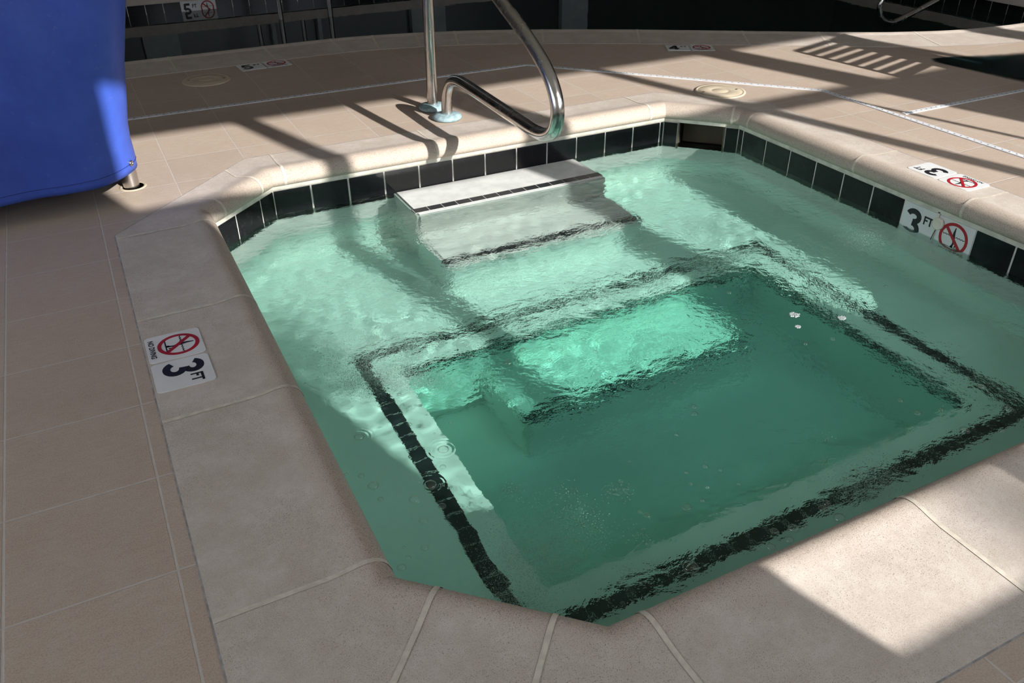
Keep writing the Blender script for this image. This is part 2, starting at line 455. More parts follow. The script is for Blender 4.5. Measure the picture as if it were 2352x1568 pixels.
# ------------------------------------------------------------------ plaster shell with bench, footwell and steps
def shell():
    mb = MB(); W = [Vector((p.x, p.y)) for p in offset_poly(NOSE, .021)]; n = len(W)
    FX0, FX1, FY0, FY1 = .155, 1.66, -1.93, -.91
    zt = ZW - .05
    for e in range(n):
        a, b = W[e], W[(e+1) % n]
        if e == 4:   # skimmer mouth is left open above the water line
            pass
        mb.add([(a.x, a.y, BENCH), (b.x, b.y, BENCH), (b.x, b.y, zt), (a.x, a.y, zt)], [(0, 3, 2, 1)])
    o = mb.build('wall_pool_shell', M['plaster']); struct(o)
    bench = flat_fill('floor_bench', [[(p.x, p.y) for p in W], [(FX0, FY0), (FX1, FY0), (FX1, FY1), (FX0, FY1)]], BENCH, M['plaster']); struct(bench)
    mb = MB(); z0, z1 = FLOOR, BENCH
    mb.add([(FX0,FY0,z0),(FX1,FY0,z0),(FX1,FY1,z0),(FX0,FY1,z0),(FX0,FY0,z1),(FX1,FY0,z1),(FX1,FY1,z1),(FX0,FY1,z1)],
           [(0,1,2,3),(0,4,5,1),(1,5,6,2),(2,6,7,3),(3,7,4,0)])
    fw = mb.build('floor_footwell', M['plaster'], fix=False); struct(fw)
    st = []
    def step(x0, x1, y0, y1, ztop, zb, r=.012):
        m = MB(); m.box(x0, y0, zb, x1, y1, ztop)
        s = m.build('trim_step', M['plaster']); struct(s)
        bm = bmesh.new(); bm.from_mesh(s.data)
        ed = [e for e in bm.edges if all(v.co.z > ztop - 1e-4 for v in e.verts) or (abs(e.verts[0].co.z - e.verts[1].co.z) > .01 and all(v.co.y < y0 + 1e-4 for v in e.verts))]
        bmesh.ops.bevel(bm, geom=ed, offset=r, segments=3, affect='EDGES'); bm.to_mesh(s.data); bm.free()
        return s
    s1 = step(.49, 1.362, -.275, .005, ZW + .0015, BENCH - .01)
    s1.data.materials[0] = plain('white_step_finish', (.66, .67, .64), .6, spec=.3, vscale=20)
    s2 = step(.49, 1.362, -.56, -.26, ZW - .20, BENCH - .01)
    s3 = step(.47, 1.40, -1.235, FY1 + .02, ZW - .63, FLOOR - .01)
    # nosing tiles: one strip of small square tiles each
    def strip(mat, L, w, cell, parent, name='nosing_tile'):
        m = MB(); m.obox(mat, L, w, -.001, .0008, 1)
        k = max(1, int(round(L / cell))); c = L / k
        for i in range(k):
            m.obox(mat @ Matrix.Translation((i * c + .0016, .0014, 0)), c - .0032, w - .0028, 0, .0016, 0)
        o = m.build(name, [M['strip'], M['stripgrout']]); o.parent = parent; return o
    up = lambda x, y, z: Matrix.Translation((x, y, z))
    strip(up(.492, -.247, ZW + .0015), .868, .042, .062, s1)
    strip(up(.492, -.548, ZW - .20), .868, .046, .062, s2)
    strip(up(.475, -1.222, ZW - .63), .92, .046, .06, s3)
    # bench: ring of tiles let into the top, and a row under the edge on the risers
    strip(up(.03, -.835, BENCH), 1.76, .05, .06, bench)
    strip(up(.03, -2.055, BENCH), 1.76, .05, .06, bench)
    rot = Matrix.Rotation(PI/2, 4, 'Z')
    strip(Matrix.Translation((.08, -2.005, BENCH)) @ rot, 1.17, .05, .06, bench)
    strip(Matrix.Translation((1.79, -2.005, BENCH)) @ rot, 1.17, .05, .06, bench)
    ry = Matrix(((1,0,0,FX0),(0,0,-1,FY1),(0,1,0,BENCH-.075),(0,0,0,1)))
    strip(ry, FX1-FX0, .05, .06, fw)
    rx = Matrix(((0,0,-1,FX1),(1,0,0,FY0),(0,1,0,BENCH-.075),(0,0,0,1)))
    strip(rx, FY1-FY0, .05, .06, fw)
    for ob in (o, bench, fw, s1, s2, s3): RECV.append(ob); RECV.extend(ob.children)
RECV = []
shell()

# skimmer mouth in the far corner
def skimmer():
    a, b = WALL[4], WALL[5]; t = (b - a).normalized(); L = (b - a).length; inw = Vector((-t.y, t.x))
    fr = Matrix(((t.x, 0, inw.x, a.x), (t.y, 0, inw.y, a.y), (0, 1, 0, 0), (0, 0, 0, 1)))
    w0, w1 = L * .18, L * .80
    e = empty('skimmer', a + (b - a) * .5 if False else Vector(((a.x+b.x)/2, (a.y+b.y)/2, ZW)), 'recessed skimmer mouth with tan flap in the far corner wall of the spa', 'skimmer')
    zb, zt = ZW - .07, ZT + .004
    m = MB(); f = lambda x, y, z: fr @ Vector((x, y, z))
    D = -.22
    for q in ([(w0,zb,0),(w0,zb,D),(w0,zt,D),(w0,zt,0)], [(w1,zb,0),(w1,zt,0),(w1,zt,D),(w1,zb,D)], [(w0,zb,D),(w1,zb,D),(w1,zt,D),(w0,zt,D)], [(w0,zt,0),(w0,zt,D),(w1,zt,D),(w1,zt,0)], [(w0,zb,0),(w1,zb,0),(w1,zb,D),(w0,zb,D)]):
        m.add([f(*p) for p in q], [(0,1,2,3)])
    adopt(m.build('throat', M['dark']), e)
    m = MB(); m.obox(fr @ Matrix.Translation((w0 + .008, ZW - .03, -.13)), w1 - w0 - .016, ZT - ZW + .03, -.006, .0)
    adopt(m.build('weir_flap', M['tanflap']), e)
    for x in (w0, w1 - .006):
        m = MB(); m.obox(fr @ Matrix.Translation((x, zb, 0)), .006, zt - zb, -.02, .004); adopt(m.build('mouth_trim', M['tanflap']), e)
skimmer()

# ------------------------------------------------------------------ spa water
def water():
    x0, x1, y0, y1 = -.30, 2.115, -2.412, .015
    st = .0065
    nx, ny = int((x1-x0)/st), int((y1-y0)/st)
    X, Y = np.meshgrid(np.linspace(x0, x1, nx), np.linspace(y0, y1, ny))
    H = np.zeros_like(X)
    calm = 1/(1+np.exp(-(Y+.30)/.02)) * 1/(1+np.exp(-(X-.46)/.02)) * 1/(1+np.exp((X-1.37)/.02))
    for i in range(170):
        lam = .05 * (6 ** rng.random())
        k = 2*PI/lam; th = rng.random()*2*PI; ph = rng.random()*2*PI
        cx, cy = rng.uniform(x0, x1), rng.uniform(y0, y1)
        dx, dy = X-cx, Y-cy
        env = np.exp(-(dx**2+dy**2)/(2*(.16+1.6*lam)**2))
        bend = .8*lam*np.sin(2*PI*(dx*math.sin(th)-dy*math.cos(th))/.4+ph)
        H += env * (.0018/k) * np.sin(k*(dx*math.cos(th)+dy*math.sin(th)+bend)+ph)
    H *= 1 - .9*calm
    V = np.stack([X.ravel(), Y.ravel(), (ZW+H).ravel()], 1)
    idx = np.arange(nx*ny).reshape(ny, nx)
    Fq = np.stack([idx[:-1,:-1].ravel(), idx[:-1,1:].ravel(), idx[1:,1:].ravel(), idx[1:,:-1].ravel()], 1)
    cen = V[Fq].mean(1)[:, :2]; ok = np.ones(len(Fq), bool); W3 = [np.array((p.x, p.y)) for p in offset_poly([tuple(p) for p in NOSE], .035)]
    for a_, b_ in zip(W3, W3[1:] + W3[:1]): ok &= (b_[0]-a_[0])*(cen[:,1]-a_[1]) - (b_[1]-a_[1])*(cen[:,0]-a_[0]) > 0
    Fq = Fq[ok]; us = np.unique(Fq); mp = np.full(len(V), -1); mp[us] = np.arange(len(us)); V = V[us]; Fq = mp[Fq]
    me = bpy.data.meshes.new('spa_water'); me.from_pydata(V.tolist(), [], Fq.tolist()); me.materials.append(M['water'])
    me.polygons.foreach_set('use_smooth', [True]*len(me.polygons)); me.update()
    o = bpy.data.objects.new('spa_water', me); COL.objects.link(o)
    tag(o, 'rippled teal green spa water filling the tiled basin', 'water', kind='stuff')
    o.cycles.is_caustics_caster = True
    # the water takes on colour with depth: two clear tinted levels inside the body of water
    for k, (d, thick, flip) in enumerate(((.225, .34, 1), (.47, .50, 0))):
        zz = ZW - d; q = []
        x = np.linspace(x0, x1, 7); y = np.linspace(y0, y1, 7)
        m = MB(); m.add([(a, b, zz) for b in y for a in x], [((j*7+i), (j*7+i+1), ((j+1)*7+i+1), ((j+1)*7+i)) if not flip else ((j+1)*7+i, (j+1)*7+i+1, j*7+i+1, j*7+i) for j in range(6) for i in range(6)], 0, True)
        l = m.build('water_depth', mat_tint(thick), o); l.cycles.is_caustics_caster = True
    return o, (X, Y, H)
SPA, WF = water()
for o in RECV: o.cycles.is_caustics_receiver = True
# ------------------------------------------------------------------ large pool
def pool():
    zc = -.09; ztile = -.175; zw = -.255; YF = 4.9; XR = 6.3
    m = MB(); prof = [(.385, .001), (.09, .003), (.06, .008), (.04, .009), (.02, .004), (.006, -.012), (0, -.03), (.006, -.05), (.03, -.062)]
    lines = [(offset_line(INNER, d), z) for d, z in prof]
    k = len(INNER)
    for (a, za), (b, zb) in zip(lines[:-1], lines[1:]):
        v = [(p.x, p.y, za) for p in a] + [(p.x, p.y, zb) for p in b]
        m.add(v, [(i, k+i, k+i+1, i+1) for i in range(k-1)], 0, True)
    for px, py in [(392,140),(590,112),(766,90),(848,86),(955,76),(1032,74),(1253,69),(1467,67),(1680,69),(1890,75),(2092,75),(2260,64)]:
        p = at(px, py, 0); i = min(range(k), key=lambda j: (INNER[j] - p).length)
        if i in (0, k-1): continue
        t = (INNER[i+1] - INNER[i-1]).normalized() * .006
        v = []
        for (ln, z) in lines: q = ln[i]; v += [(q.x - t.x, q.y - t.y, z + .001), (q.x + t.x, q.y + t.y, z + .001)]
        m.add(v, [(2*j, 2*j+1, 2*j+3, 2*j+2) for j in range(len(lines)-1)], 1, True)
    struct(m.build('trim_3', [M['stone'], M['grout']]))
    # near wall under the coping
    m = MB(); nl = offset_line(INNER, .02)
    m.add([(p.x, p.y, -.06) for p in nl] + [(p.x, p.y, -.5) for p in nl], [(i, i+1, k+i+1, k+i) for i in range(k-1)])
    struct(m.build('wall_pool_near', M['blacktile']))
    wtr = flat_fill('pool_water', [[(p.x, p.y + .012) for p in INNER] + [(XR - .001, YF - .001), (-6, YF - .001)]], zw, M['pool_water'])
    tag(wtr, 'still dark green water of the large pool beyond the deck', 'water', kind='stuff')
    # far and right pool walls with their tile band, coping and deck
    m = MB()
    m.box(-6, YF, -.6, XR + .1, YF + .1, ztile + .005, 2); m.box(XR, .39, -.6, XR + .1, YF, ztile + .005, 2)
    s = .1433
    for i in range(-40, 44):
        x = .071 + s*i
        if .35 < x + s/2 < .65 or x < -5.9 or x + s > XR: continue
        m.box(x + .003, YF - .004, ztile - s + .004, x + s - .003, YF, ztile, 1)
    for i in range(31):
        y = .40 + .149*i
        if y + .149 > YF: continue
        m.box(XR - .004, y + .003, ztile - .149, XR, y + .146, ztile, 1)
    m.box(-6, YF - .02, ztile + .005, XR + .38, YF + .35, zc, 0); m.box(XR - .02, .39, ztile + .005, XR + .36, YF - .02, zc, 0)
    struct(m.build('trim_4', [M['stone'], M['blacktile'], M['whitegrout']]))
    m = MB(); m.box(-6, YF + .35, -.3, 9, 5.8, zc - .002); m.box(XR + .36, .005, -.3, 9, YF + .35, zc - .002)
    struct(m.build('floor_far', M['deck']))
pool()

# ------------------------------------------------------------------ depth markers
def text_mesh(txt, size, bold=.0):
    cu = bpy.data.curves.new('lettering', 'FONT'); cu.body = txt; cu.size = size; cu.offset = bold; cu.resolution_u = 3
    cu.align_x = 'CENTER'
    o = bpy.data.objects.new('lettering', cu); COL.objects.link(o)
    dg = bpy.context.evaluated_depsgraph_get(); me = o.evaluated_get(dg).to_mesh()
    vs = [tuple(v.co) for v in me.vertices]; fs = [tuple(p.vertices) for p in me.polygons]
    o.evaluated_get(dg).to_mesh_clear(); bpy.data.objects.remove(o); bpy.data.curves.remove(cu)
    return vs, fs
def arc(cx, cy, rx, ry, a0, a1, n=14):
    return [(cx + rx*math.cos(math.radians(a0 + (a1-a0)*i/n)), cy + ry*math.sin(math.radians(a0 + (a1-a0)*i/n))) for i in range(n+1)]
DIG = {'3': [arc(.27, .735, .19, .185, 165, -88), arc(.27, .285, .205, .205, 92, -165)],
       '5': [[(.47, .915), (.13, .915)], [(.15, .98), (.11, .50)], arc(.255, .325, .20, .235, 140, -160)],
       '4': [[(.36, .0), (.36, 1.0)], [(.36, .95), (.06, .30)], [(.0, .27), (.52, .27)]]}
def rounded(w, h, r, n=5):
    out = []
    for cx, cy, a in ((w-r, r, -90), (w-r, h-r, 0), (r, h-r, 90), (r, r, 180)):
        out += arc(cx, cy, r, r, a, a+90, n)
    return out
def frame(o, right, up):
    r = Vector(right).normalized(); u = Vector(up).normalized(); n = r.cross(u)
    return Matrix(((r.x, u.x, n.x, o[0]), (r.y, u.y, n.y, o[1]), (r.z, u.z, n.z, o[2]), (0, 0, 0, 1)))
def marker(fr, w, h, what, label, corner=.012):
    loc = fr.to_translation()
    e = empty('depth_marker' if what != 'X' else 'no_diving_marker', loc, label, 'pool sign')
    m = MB(); m.prism(rounded(w, h, corner), fr, -.001, .0016); adopt(m.build('tile', M['sign']), e)
    z0, z1 = .0016, .0022
    if what != 'X':
        m = MB(); sx = w*.86; sy = h*.70; ox, oy = .10*w, .18*h
        for q, st in enumerate(DIG[what]): m.stroke([(ox + x*sx, oy + y*sy) for x, y in st], h*.135, fr, z0, z1 + q*.00015)
        adopt(m.build('numeral', M['ink']), e)
        vs, fs = text_mesh('FT', h*.29, h*.009)
        m = MB(); m.add([fr @ Vector((w*.765 + x*.90, h*.615 + y, z1)) for x, y, _ in vs], fs); adopt(m.build('lettering', M['ink']), e)
    else:
        cx, cy, R0 = w*.5, h*.57, w*.355
        m = MB()
        m.stroke(arc(cx, cy, R0, R0, 0, 360, 40), w*.075, fr, z0, z1)
        m.stroke([(cx - R0*.70, cy + R0*.70), (cx + R0*.70, cy - R0*.70)], w*.075, fr, z0, z1 + .0003)
        adopt(m.build('prohibition_ring', M['red']), e)
        m = MB()
        m.stroke([(cx + R0*.02, cy + R0*.80 - .0), (cx - R0*.02, cy + R0*.42), (cx + R0*.02, cy + R0*.05), (cx + R0*.10, cy - R0*.25)], [w*.02, w*.055, w*.075, w*.05], fr, z0, z1)
        m.stroke([(cx + R0*.10, cy - R0*.25), (cx + R0*.02, cy - R0*.62)], w*.045, fr, z0, z1)
        m.stroke([(cx + R0*.10, cy - R0*.22), (cx + R0*.30, cy - R0*.30), (cx + R0*.24, cy - R0*.55)], w*.03, fr, z0, z1)
        m.prism(arc(cx + R0*.02, cy - R0*.56, w*.035, w*.035, 0, 330, 10), fr, z0, z1)
        m.stroke([(cx - R0*.62, cy - R0*.66), (cx + R0*.62, cy - R0*.66)], w*.025, fr, z0, z1)
        for sgn in (-1, 1):
            m.stroke([(cx + sgn*R0*(.14 + .10*i), cy + R0*(.16 + (.035 if i % 2 else -.035))) for i in range(8)], w*.018, fr, z0, z1)
        adopt(m.build('diver_symbol', M['ink']), e)
        vs, fs = text_mesh('NO DIVING', h*.135, h*.004)
        m = MB(); m.add([fr @ Vector((w*.5 + x*.95, h*.055 + y, z1)) for x, y, _ in vs], fs); adopt(m.build('lettering', M['ink']), e)
    return e
zs = .003
marker(frame((-.573, -1.060, zs), (0, -1, 0), (1, 0, 0)), .132, .137, 'X', 'white no diving sign stuck on the shaded near coping beside the water')
marker(frame((-.573, -1.200, zs), (0, -1, 0), (1, 0, 0)), .132, .137, '3', 'white 3 FT sign stuck on the shaded near coping next to its no diving sign')
marker(frame((2.30, -1.232, zs), (0, 1, 0), (-1, 0, 0)), .130, .125, '3', 'white 3 FT sign lying on the sunny coping above the 3 FT waterline tile')
marker(frame((2.30, -1.372, zs), (0, 1, 0), (-1, 0, 0)), .130, .125, 'X', 'white no diving sign lying on the sunny coping beside a flat 3 FT sign')
marker(frame((WALL[3].x - .001, -1.199, ZT - .152), (0, -1, 0), (0, 0, 1)), .1495, .1505, '3', 'white 3 FT tile set in the black tile band and half under water', .002)
marker(frame((WALL[3].x - .001, -1.352, ZT - .152), (0, -1, 0), (0, 0, 1)), .1495, .1505, 'X', 'white no diving tile set in the black tile band at the water line', .002)
marker(frame((.228, 1.575, zs), (1, .06, 0), (-.06, 1, 0)), .133, .133, '5', 'white 5 FT sign lying on the far deck against the large pool coping', .004)
marker(frame((.368, 1.584, zs), (1, .06, 0), (-.06, 1, 0)), .133, .133, 'X', 'white no diving sign beside the 5 FT sign on the far deck', .004)
marker(frame((2.487, .861, zs), (.877, -.48, 0), (.48, .877, 0)), .133, .133, '4', 'white 4 FT sign lying on the deck along the slanting pool coping', .004)
marker(frame((2.607, .795, zs), (.877, -.48, 0), (.48, .877, 0)), .133, .133, 'X', 'white no diving sign beside the 4 FT sign on the deck', .004)
marker(frame((.359, 4.899, -.175 - .142), (1, 0, 0), (0, 0, 1)), .1415, .1415, '5', 'white 5 FT tile in the black band on the far wall of the large pool', .002)
marker(frame((.5025, 4.899, -.175 - .142), (1, 0, 0), (0, 0, 1)), .1415, .1415, 'X', 'white no diving tile in the black band on the far wall of the large pool', .002)

# ------------------------------------------------------------------ round lids and slotted deck drains
def lid(x, y, label):
    e = empty('round_cover', (x, y, 0), label, 'lid')
    m = MB(); m.lathe([(.122, -.002), (.122, .004), (.112, .0048), (.110, .0036), (.106, .0036), (.104, .0048), (.045, .0052), (.043, .0044), (.038, .0044), (.036, .0054), (0, .0056)], (x, y, 0), 48)
    adopt(m.build('cover_disc', M['lid']), e)
    for s in (-1, 1):
        m = MB(); m.lathe([(.007, .004), (.007, .0062), (.004, .0066), (0, .0066)], (x + s*.086, y - s*.02, 0), 12)
        adopt(m.build('screw', M['dullsteel']), e)
lid(.026, 1.497, 'round beige lid set in the shaded deck near the blue cover')
lid(2.222, .066, 'round cream lid in the sunny deck behind the far corner of the spa')

def drain(path, label):
    m = MB(); w = .026
    pts = [Vector((x, y, 0)) for x, y in path]
    for a, b in zip(pts[:-1], pts[1:]):
        t = (b - a).normalized(); L = (b - a).length; fr = frame(a, t, Vector((-t.y, t.x, 0)))
        m.obox(fr @ Matrix.Translation((0, -w/2, 0)), L, w, -.003, .0035, 0)
        n = int(L / .032)
        for i in range(n):
            m.obox(fr @ Matrix.Translation((i*.032 + .012, -.003, 0)), .006, .006, .003, .0039, 1)
    return tag(m.build('deck_drain', [M['drain'], M['slot']]), label, 'drain')
drain([(-3.5, .985), (1.63, .975), (2.672, -.16), (2.70, -4.4)], 'long white slotted drain strip bending across the deck behind the spa')
drain([(2.716, -.612), (8.9, -.66)], 'short white drain strip branching off towards the slatted shadow')

# ------------------------------------------------------------------ grab rail over the steps
def grab_rail():
    x = .871
    e = empty('grab_rail', (x, .375, 0), 'bent stainless grab rail standing on the coping over the spa steps', 'handrail')
    key = [(.468, -.03), (.467, .10), (.462, .30), (.452, .52), (.440, .66), (.41, .76), (.34, .815), (.24, .815), (.13, .77), (0, .705), (-.14, .640), (-.27, .582), (-.40, .528), (-.52, .472), (-.615, .413), (-.672, .350), (-.690, .290), (-.668, .228), (-.61, .194), (-.53, .183), (-.40, .187), (-.22, .193), (-.05, .199), (.08, .203), (.165, .200), (.235, .178), (.278, .130), (.296, .07), (.300, .015), (.300, -.03)]
    p = smooth_path([(x, a, b) for a, b in key], 6)
    m = MB(); m.tube(p, .0245, 20); adopt(m.build('tube', M['steel']), e)
    for y, c in ((.467, 1), (.300, 0)):
        m = MB()
        pr = [(.026, .004), (.062, .002), (.066, .010), (.062, .020), (.034, .026), (.026, .027)]
        m.lathe(pr, (x, y, 0), 36)
        adopt(m.build('escutcheon', M['teal']), e)
grab_rail()

# ------------------------------------------------------------------ blue cover on its steel post
def blue_cover():
    e = empty('equipment_cover', (-.88, .10, 0), 'royal blue vinyl cover hanging over equipment on a steel post', 'cover')
    m = MB(); n = 96; x0 = -1.36
    levels = [(.084, 0), (.10, 0), (.12, .002), (.16, .003), (.21, .004), (.27, .010), (.33, .022), (.40, .035), (.47, .048), (.57, .074), (.66, .100), (.78, .12), (.90, .135), (1.05, .145), (1.2, .15), (1.3, .14), (1.36, .10)]
    rows = []
    for li, (z, dx) in enumerate(levels):
        xr = -.450 + dx; yf, yb = -.118 - .02*math.sin(z*3.0), .30
        if li >= len(levels) - 2: xr -= .05*(li - len(levels) + 3); yf += .03*(li - len(levels) + 3)
        r = .055
        ring = []
        R1 = .155
        for cx, cy, a, q in ((xr - R1, yf + R1, -90, R1), (xr - r, yb - r, 0, r), (x0 + r, yb - r, 90, r), (x0 + r, yf + r, 180, r)):
            ring += arc(cx, cy, q, q, a, a + 90, 9)
        # resample along the ring for soft folds
        pts = []; per = 0; seg = []
        for i in range(len(ring)):
            a = Vector(ring[i]); b = Vector(ring[(i+1) % len(ring)]); seg.append((a, b, (b-a).length)); per += (b-a).length
        for j in range(n):
            d = per * j / n; k = 0
            while d > seg[k][2] and k < len(seg)-1: d -= seg[k][2]; k += 1
            a, b, L = seg[k]; p = a + (b-a) * (d / L if L > 0 else 0); t = (b-a).normalized(); nn = Vector((t.y, -t.x))
            fold = .007*math.sin(p.x*19 + z*5) + .006*math.sin(p.x*9.5 - z*7) + .004*math.sin(p.y*25 + z*9)
            if li < 2: fold *= 1.1
            p = p + nn*fold
            zz = z + (.003*math.sin(p.x*7.5 + 1.0) + .022*max(0, min(1, (p.x + .70)/.22)) if li < 3 else 0)
            pts.append((p.x, p.y, zz))
        rows.append(pts)
    v = [p for r in rows for p in r]
    m.add(v, [(i*n+j, i*n+(j+1) % n, (i+1)*n+(j+1) % n, (i+1)*n+j) for i in range(len(rows)-1) for j in range(n)], 0, True)
    m.add(rows[-1], [tuple(range(n))], 0)
    dr = adopt(m.build('drape', M['blue']), e)
    mod = dr.modifiers.new('solid', 'SOLIDIFY'); mod.thickness = .004; mod.offset = -1
    # stitched hem line
    m = MB(); hem = [Vector(rows[1][j]) * .35 + Vector(rows[2][j]) * .65 for j in range(n)]
    c = Vector((-.9, .09, 0)); 
    hp = [h + (Vector((h.x, h.y, 0)) - c).normalized()*.0005 for h in hem]; hp.append(hp[0])
    m.tube(hp, .0014, 5, caps=False); st = m.build('hem_stitch', M['bluestitch']); st.parent = dr
    # grommet near the lower corner
    gp = Vector((-.4735, -.044, .137)); nrm = (Vector((.84, -.54, .02))).normalized()
    q = nrm.to_track_quat('Z', 'Y').to_matrix().to_4x4(); mt = Matrix.Translation(gp + nrm*.007) @ q
    m = MB(); m.lathe([(.0045, 0), (.005, .003), (.0085, .0035), (.0105, .001), (.0105, -.003)], n=20, mat=mt)
    m.lathe([(.0046, .0005), (0, .0005)], n=12, mat=mt, mi=1)
    g = m.build('grommet', [M['steel'], M['slot']]); g.parent = dr
    m = MB(); m.tube([(-.482, .105, -.02), (-.482, .105, .2), (-.482, .105, .6), (-.482, .105, 1.2)], .0285, 24)
    adopt(m.build('support_post', M['steel']), e)
    m = MB(); m.lathe([(.029, .0), (.038, .001), (.041, .003), (.046, .0025), (.048, .0)], (-.478, .103, 0), 32)
    adopt(m.build('post_socket', M['lid']), e)
    m = MB(); m.lathe([(0, .0012), (.0385, .0012)], (-.476, .101, 0), 24); adopt(m.build('socket_hole', M['slot']), e)
blue_cover()

# ------------------------------------------------------------------ far ladder and far rail
def ladder():
    e = empty('pool_ladder', (1.23, 4.2, -.255), 'steel ladder with two rails at the far wall of the large pool', 'ladder')
    for x, y in ((1.035, 4.18), (1.428, 4.09)):
        p = smooth_path([(x, y, -.6), (x, y, -.2), (x, y + .01, .25), (x, y + .10, .52), (x, y + .35, .66), (x, y + .7, .62), (x, y + .95, .35), (x, y + 1.0, -.1)], 6)
        m = MB(); m.tube(p, .021, 14); adopt(m.build('rail', M['dullsteel']), e)
    m = MB(); m.box(1.03, 4.10, -.48, 1.43, 4.20, -.45); adopt(m.build('tread', M['dullsteel']), e)
ladder()
def far_rail():
    y = 1.5
    e = empty('grab_rail', (6.5, y, -.09), 'thin steel rail looping low over the far end of the large pool', 'handrail')
    key = [(6.80, -.12), (6.80, .35), (6.72, .62), (6.5, .72), (6.2, .62), (5.6, .36), (5.1, .14), (4.95, .05), (4.893, -.03), (4.888, -.09), (4.93, -.165), (5.03, -.2), (5.12, -.192), (5.3, -.142), (5.487, -.085), (5.9, .04), (6.3, .15), (6.42, .14), (6.47, .05), (6.48, -.12)]
    m = MB(); m.tube(smooth_path([(a, y, b) for a, b in key], 5), .021, 12); adopt(m.build('tube', M['steel']), e)
far_rail()

# ------------------------------------------------------------------ small ivory cap on the tile band
def cap():
    x = WALL[3].x - .004; c = Vector((x - .004, -1.358, -.108))
    e = empty('wall_fitting', c, 'small round ivory cap between the 3 FT and no diving tiles', 'cap')
    mt = Matrix.Translation(c) @ Matrix.Rotation(-PI/2, 4, 'Y')
    m = MB(); m.lathe([(.0225, -.002), (.0225, .006), (.019, .009), (.017, .0078), (0, .0085)], n=32, mat=mt); adopt(m.build('disc', M['cap']), e)
    m = MB(); m.box(x - .004, -1.354, -.094, x, -1.346, -.066); adopt(m.build('strap', M['cap']), e)
    m = MB(); m.tube([(x - .006, -1.357, -.125), (x - .008, -1.352, -.15), (x - .008, -1.347, -.178)], .0016, 6); adopt(m.build('cord', M['slot']), e)
cap()

# ------------------------------------------------------------------ bubbles
def hemisphere(name, n=14, k=5):
    m = MB(); m.lathe([(math.cos(PI/2*i/k), math.sin(PI/2*i/k)) for i in range(k)] + [(1e-6, 1)], n=n)
    m.f = m.f[:k*n]; m.mi = m.mi[:len(m.f)]; m.sm = m.sm[:len(m.f)]      # an open film dome
    m.lathe([(1 + .11*math.cos(2*PI*i/8), .11*math.sin(2*PI*i/8)) for i in range(9)], n=n); del m.f[-2:], m.mi[-2:], m.sm[-2:]   # raised collar of water
    return m
BUB = [(857,1115,12),(830,1092,7),(874,1146,6),(952,1147,12),(988,1113,14),(1015,1162,9),(825,1003,11),(1018,1032,12),(1017,1072,7),(973,1195,10),(975,1258,9),(928,1257,4),(937,1281,6),(922,1303,10),(940,975,6),(990,871,8),(1167,832,9),(962,1107,4),(795,1089,4),(917,906,5),(1035,971,4),(998,996,3),
 (1262,828,6),(1367,808,5),(1594,934,7),(1595,950,8),(1553,998,5),(1620,1072,6),(1654,1080,4),(1576,1085,5),(1586,1111,5),(1625,1119,5),(1613,1149,6),(1696,1111,5),(1577,1165,11),(1446,1060,4),(1426,1105,5),(1470,1176,5),(1486,1183,8),(1643,658,5),(1675,672,5),(1638,720,7),(1813,653,4),(1850,789,5),(1913,779,5),(2253,887,8),(1765,440,4),(1846,440,3),(1696,543,4),(1753,407,3),(2310,637,4),(2246,618,4),(2035,658,4),(2170,709,4),(2178,579,3),
 (2068,920,6),(2161,942,6),(2107,948,8),(2317,939,9),(2216,988,10),(2302,989,7),(1779,1220,9),(1823,1213,12),(1814,1240,9),(1891,1168,10),(1899,1155,8),(1928,1189,12),(1846,1211,6),(1586,1302,17),(1771,1256,10),(1740,1260,7),(1592,1320,5),(1418,1423,5),(1373,1439,5),(1430,1385,5),(1200,803,7),(1341,779,5),(1289,802,4),(1550,880,4),(1265,800,4),(1100,590,5),(1094,593,6),(1253,601,4),(1515,356,3),(1262,1010,3),(1668,352,3),(1632,350,3)]
proto = None
for i, (px, py, r) in enumerate(BUB):
    c = at(px, py, ZW + .001); dist = (c - CAM).length; rr = r * dist / F
    if proto is None:
        proto = hemisphere('bubble').build('bubble', M['bubble']); o = proto
    else:
        o = proto.copy(); COL.objects.link(o)
    o.location = c; o.scale = (rr, rr, rr * (.55 if r > 6 else .8))
    tag(o, 'clear round air bubble floating on the spa water', 'bubble', 'bubbles floating on the spa')
FOAMS = [(1825,723,13),(1832,750,8),(1933,730,10)]
for i, (px, py, r) in enumerate(FOAMS):
    c = at(px, py, ZW + .001); rr = r * (c - CAM).length / F
    m = MB()
    for j in range(60):
        a = rng.random()*2*PI; d = math.sqrt(rng.random())*rr*.9; s = rr*(.12 + .12*rng.random())
        m.lathe([(s*math.cos(q), s*.8*math.sin(q)) for q in (0, .5, 1.0)] + [(1e-6, s*.8)], (d*math.cos(a), d*.8*math.sin(a), 0), 7)
    f = m.build('foam_clump', M['foam']); f.location = c
    tag(f, 'small white foam clump floating above the dark corner of the footwell', 'foam', 'white foam clumps')

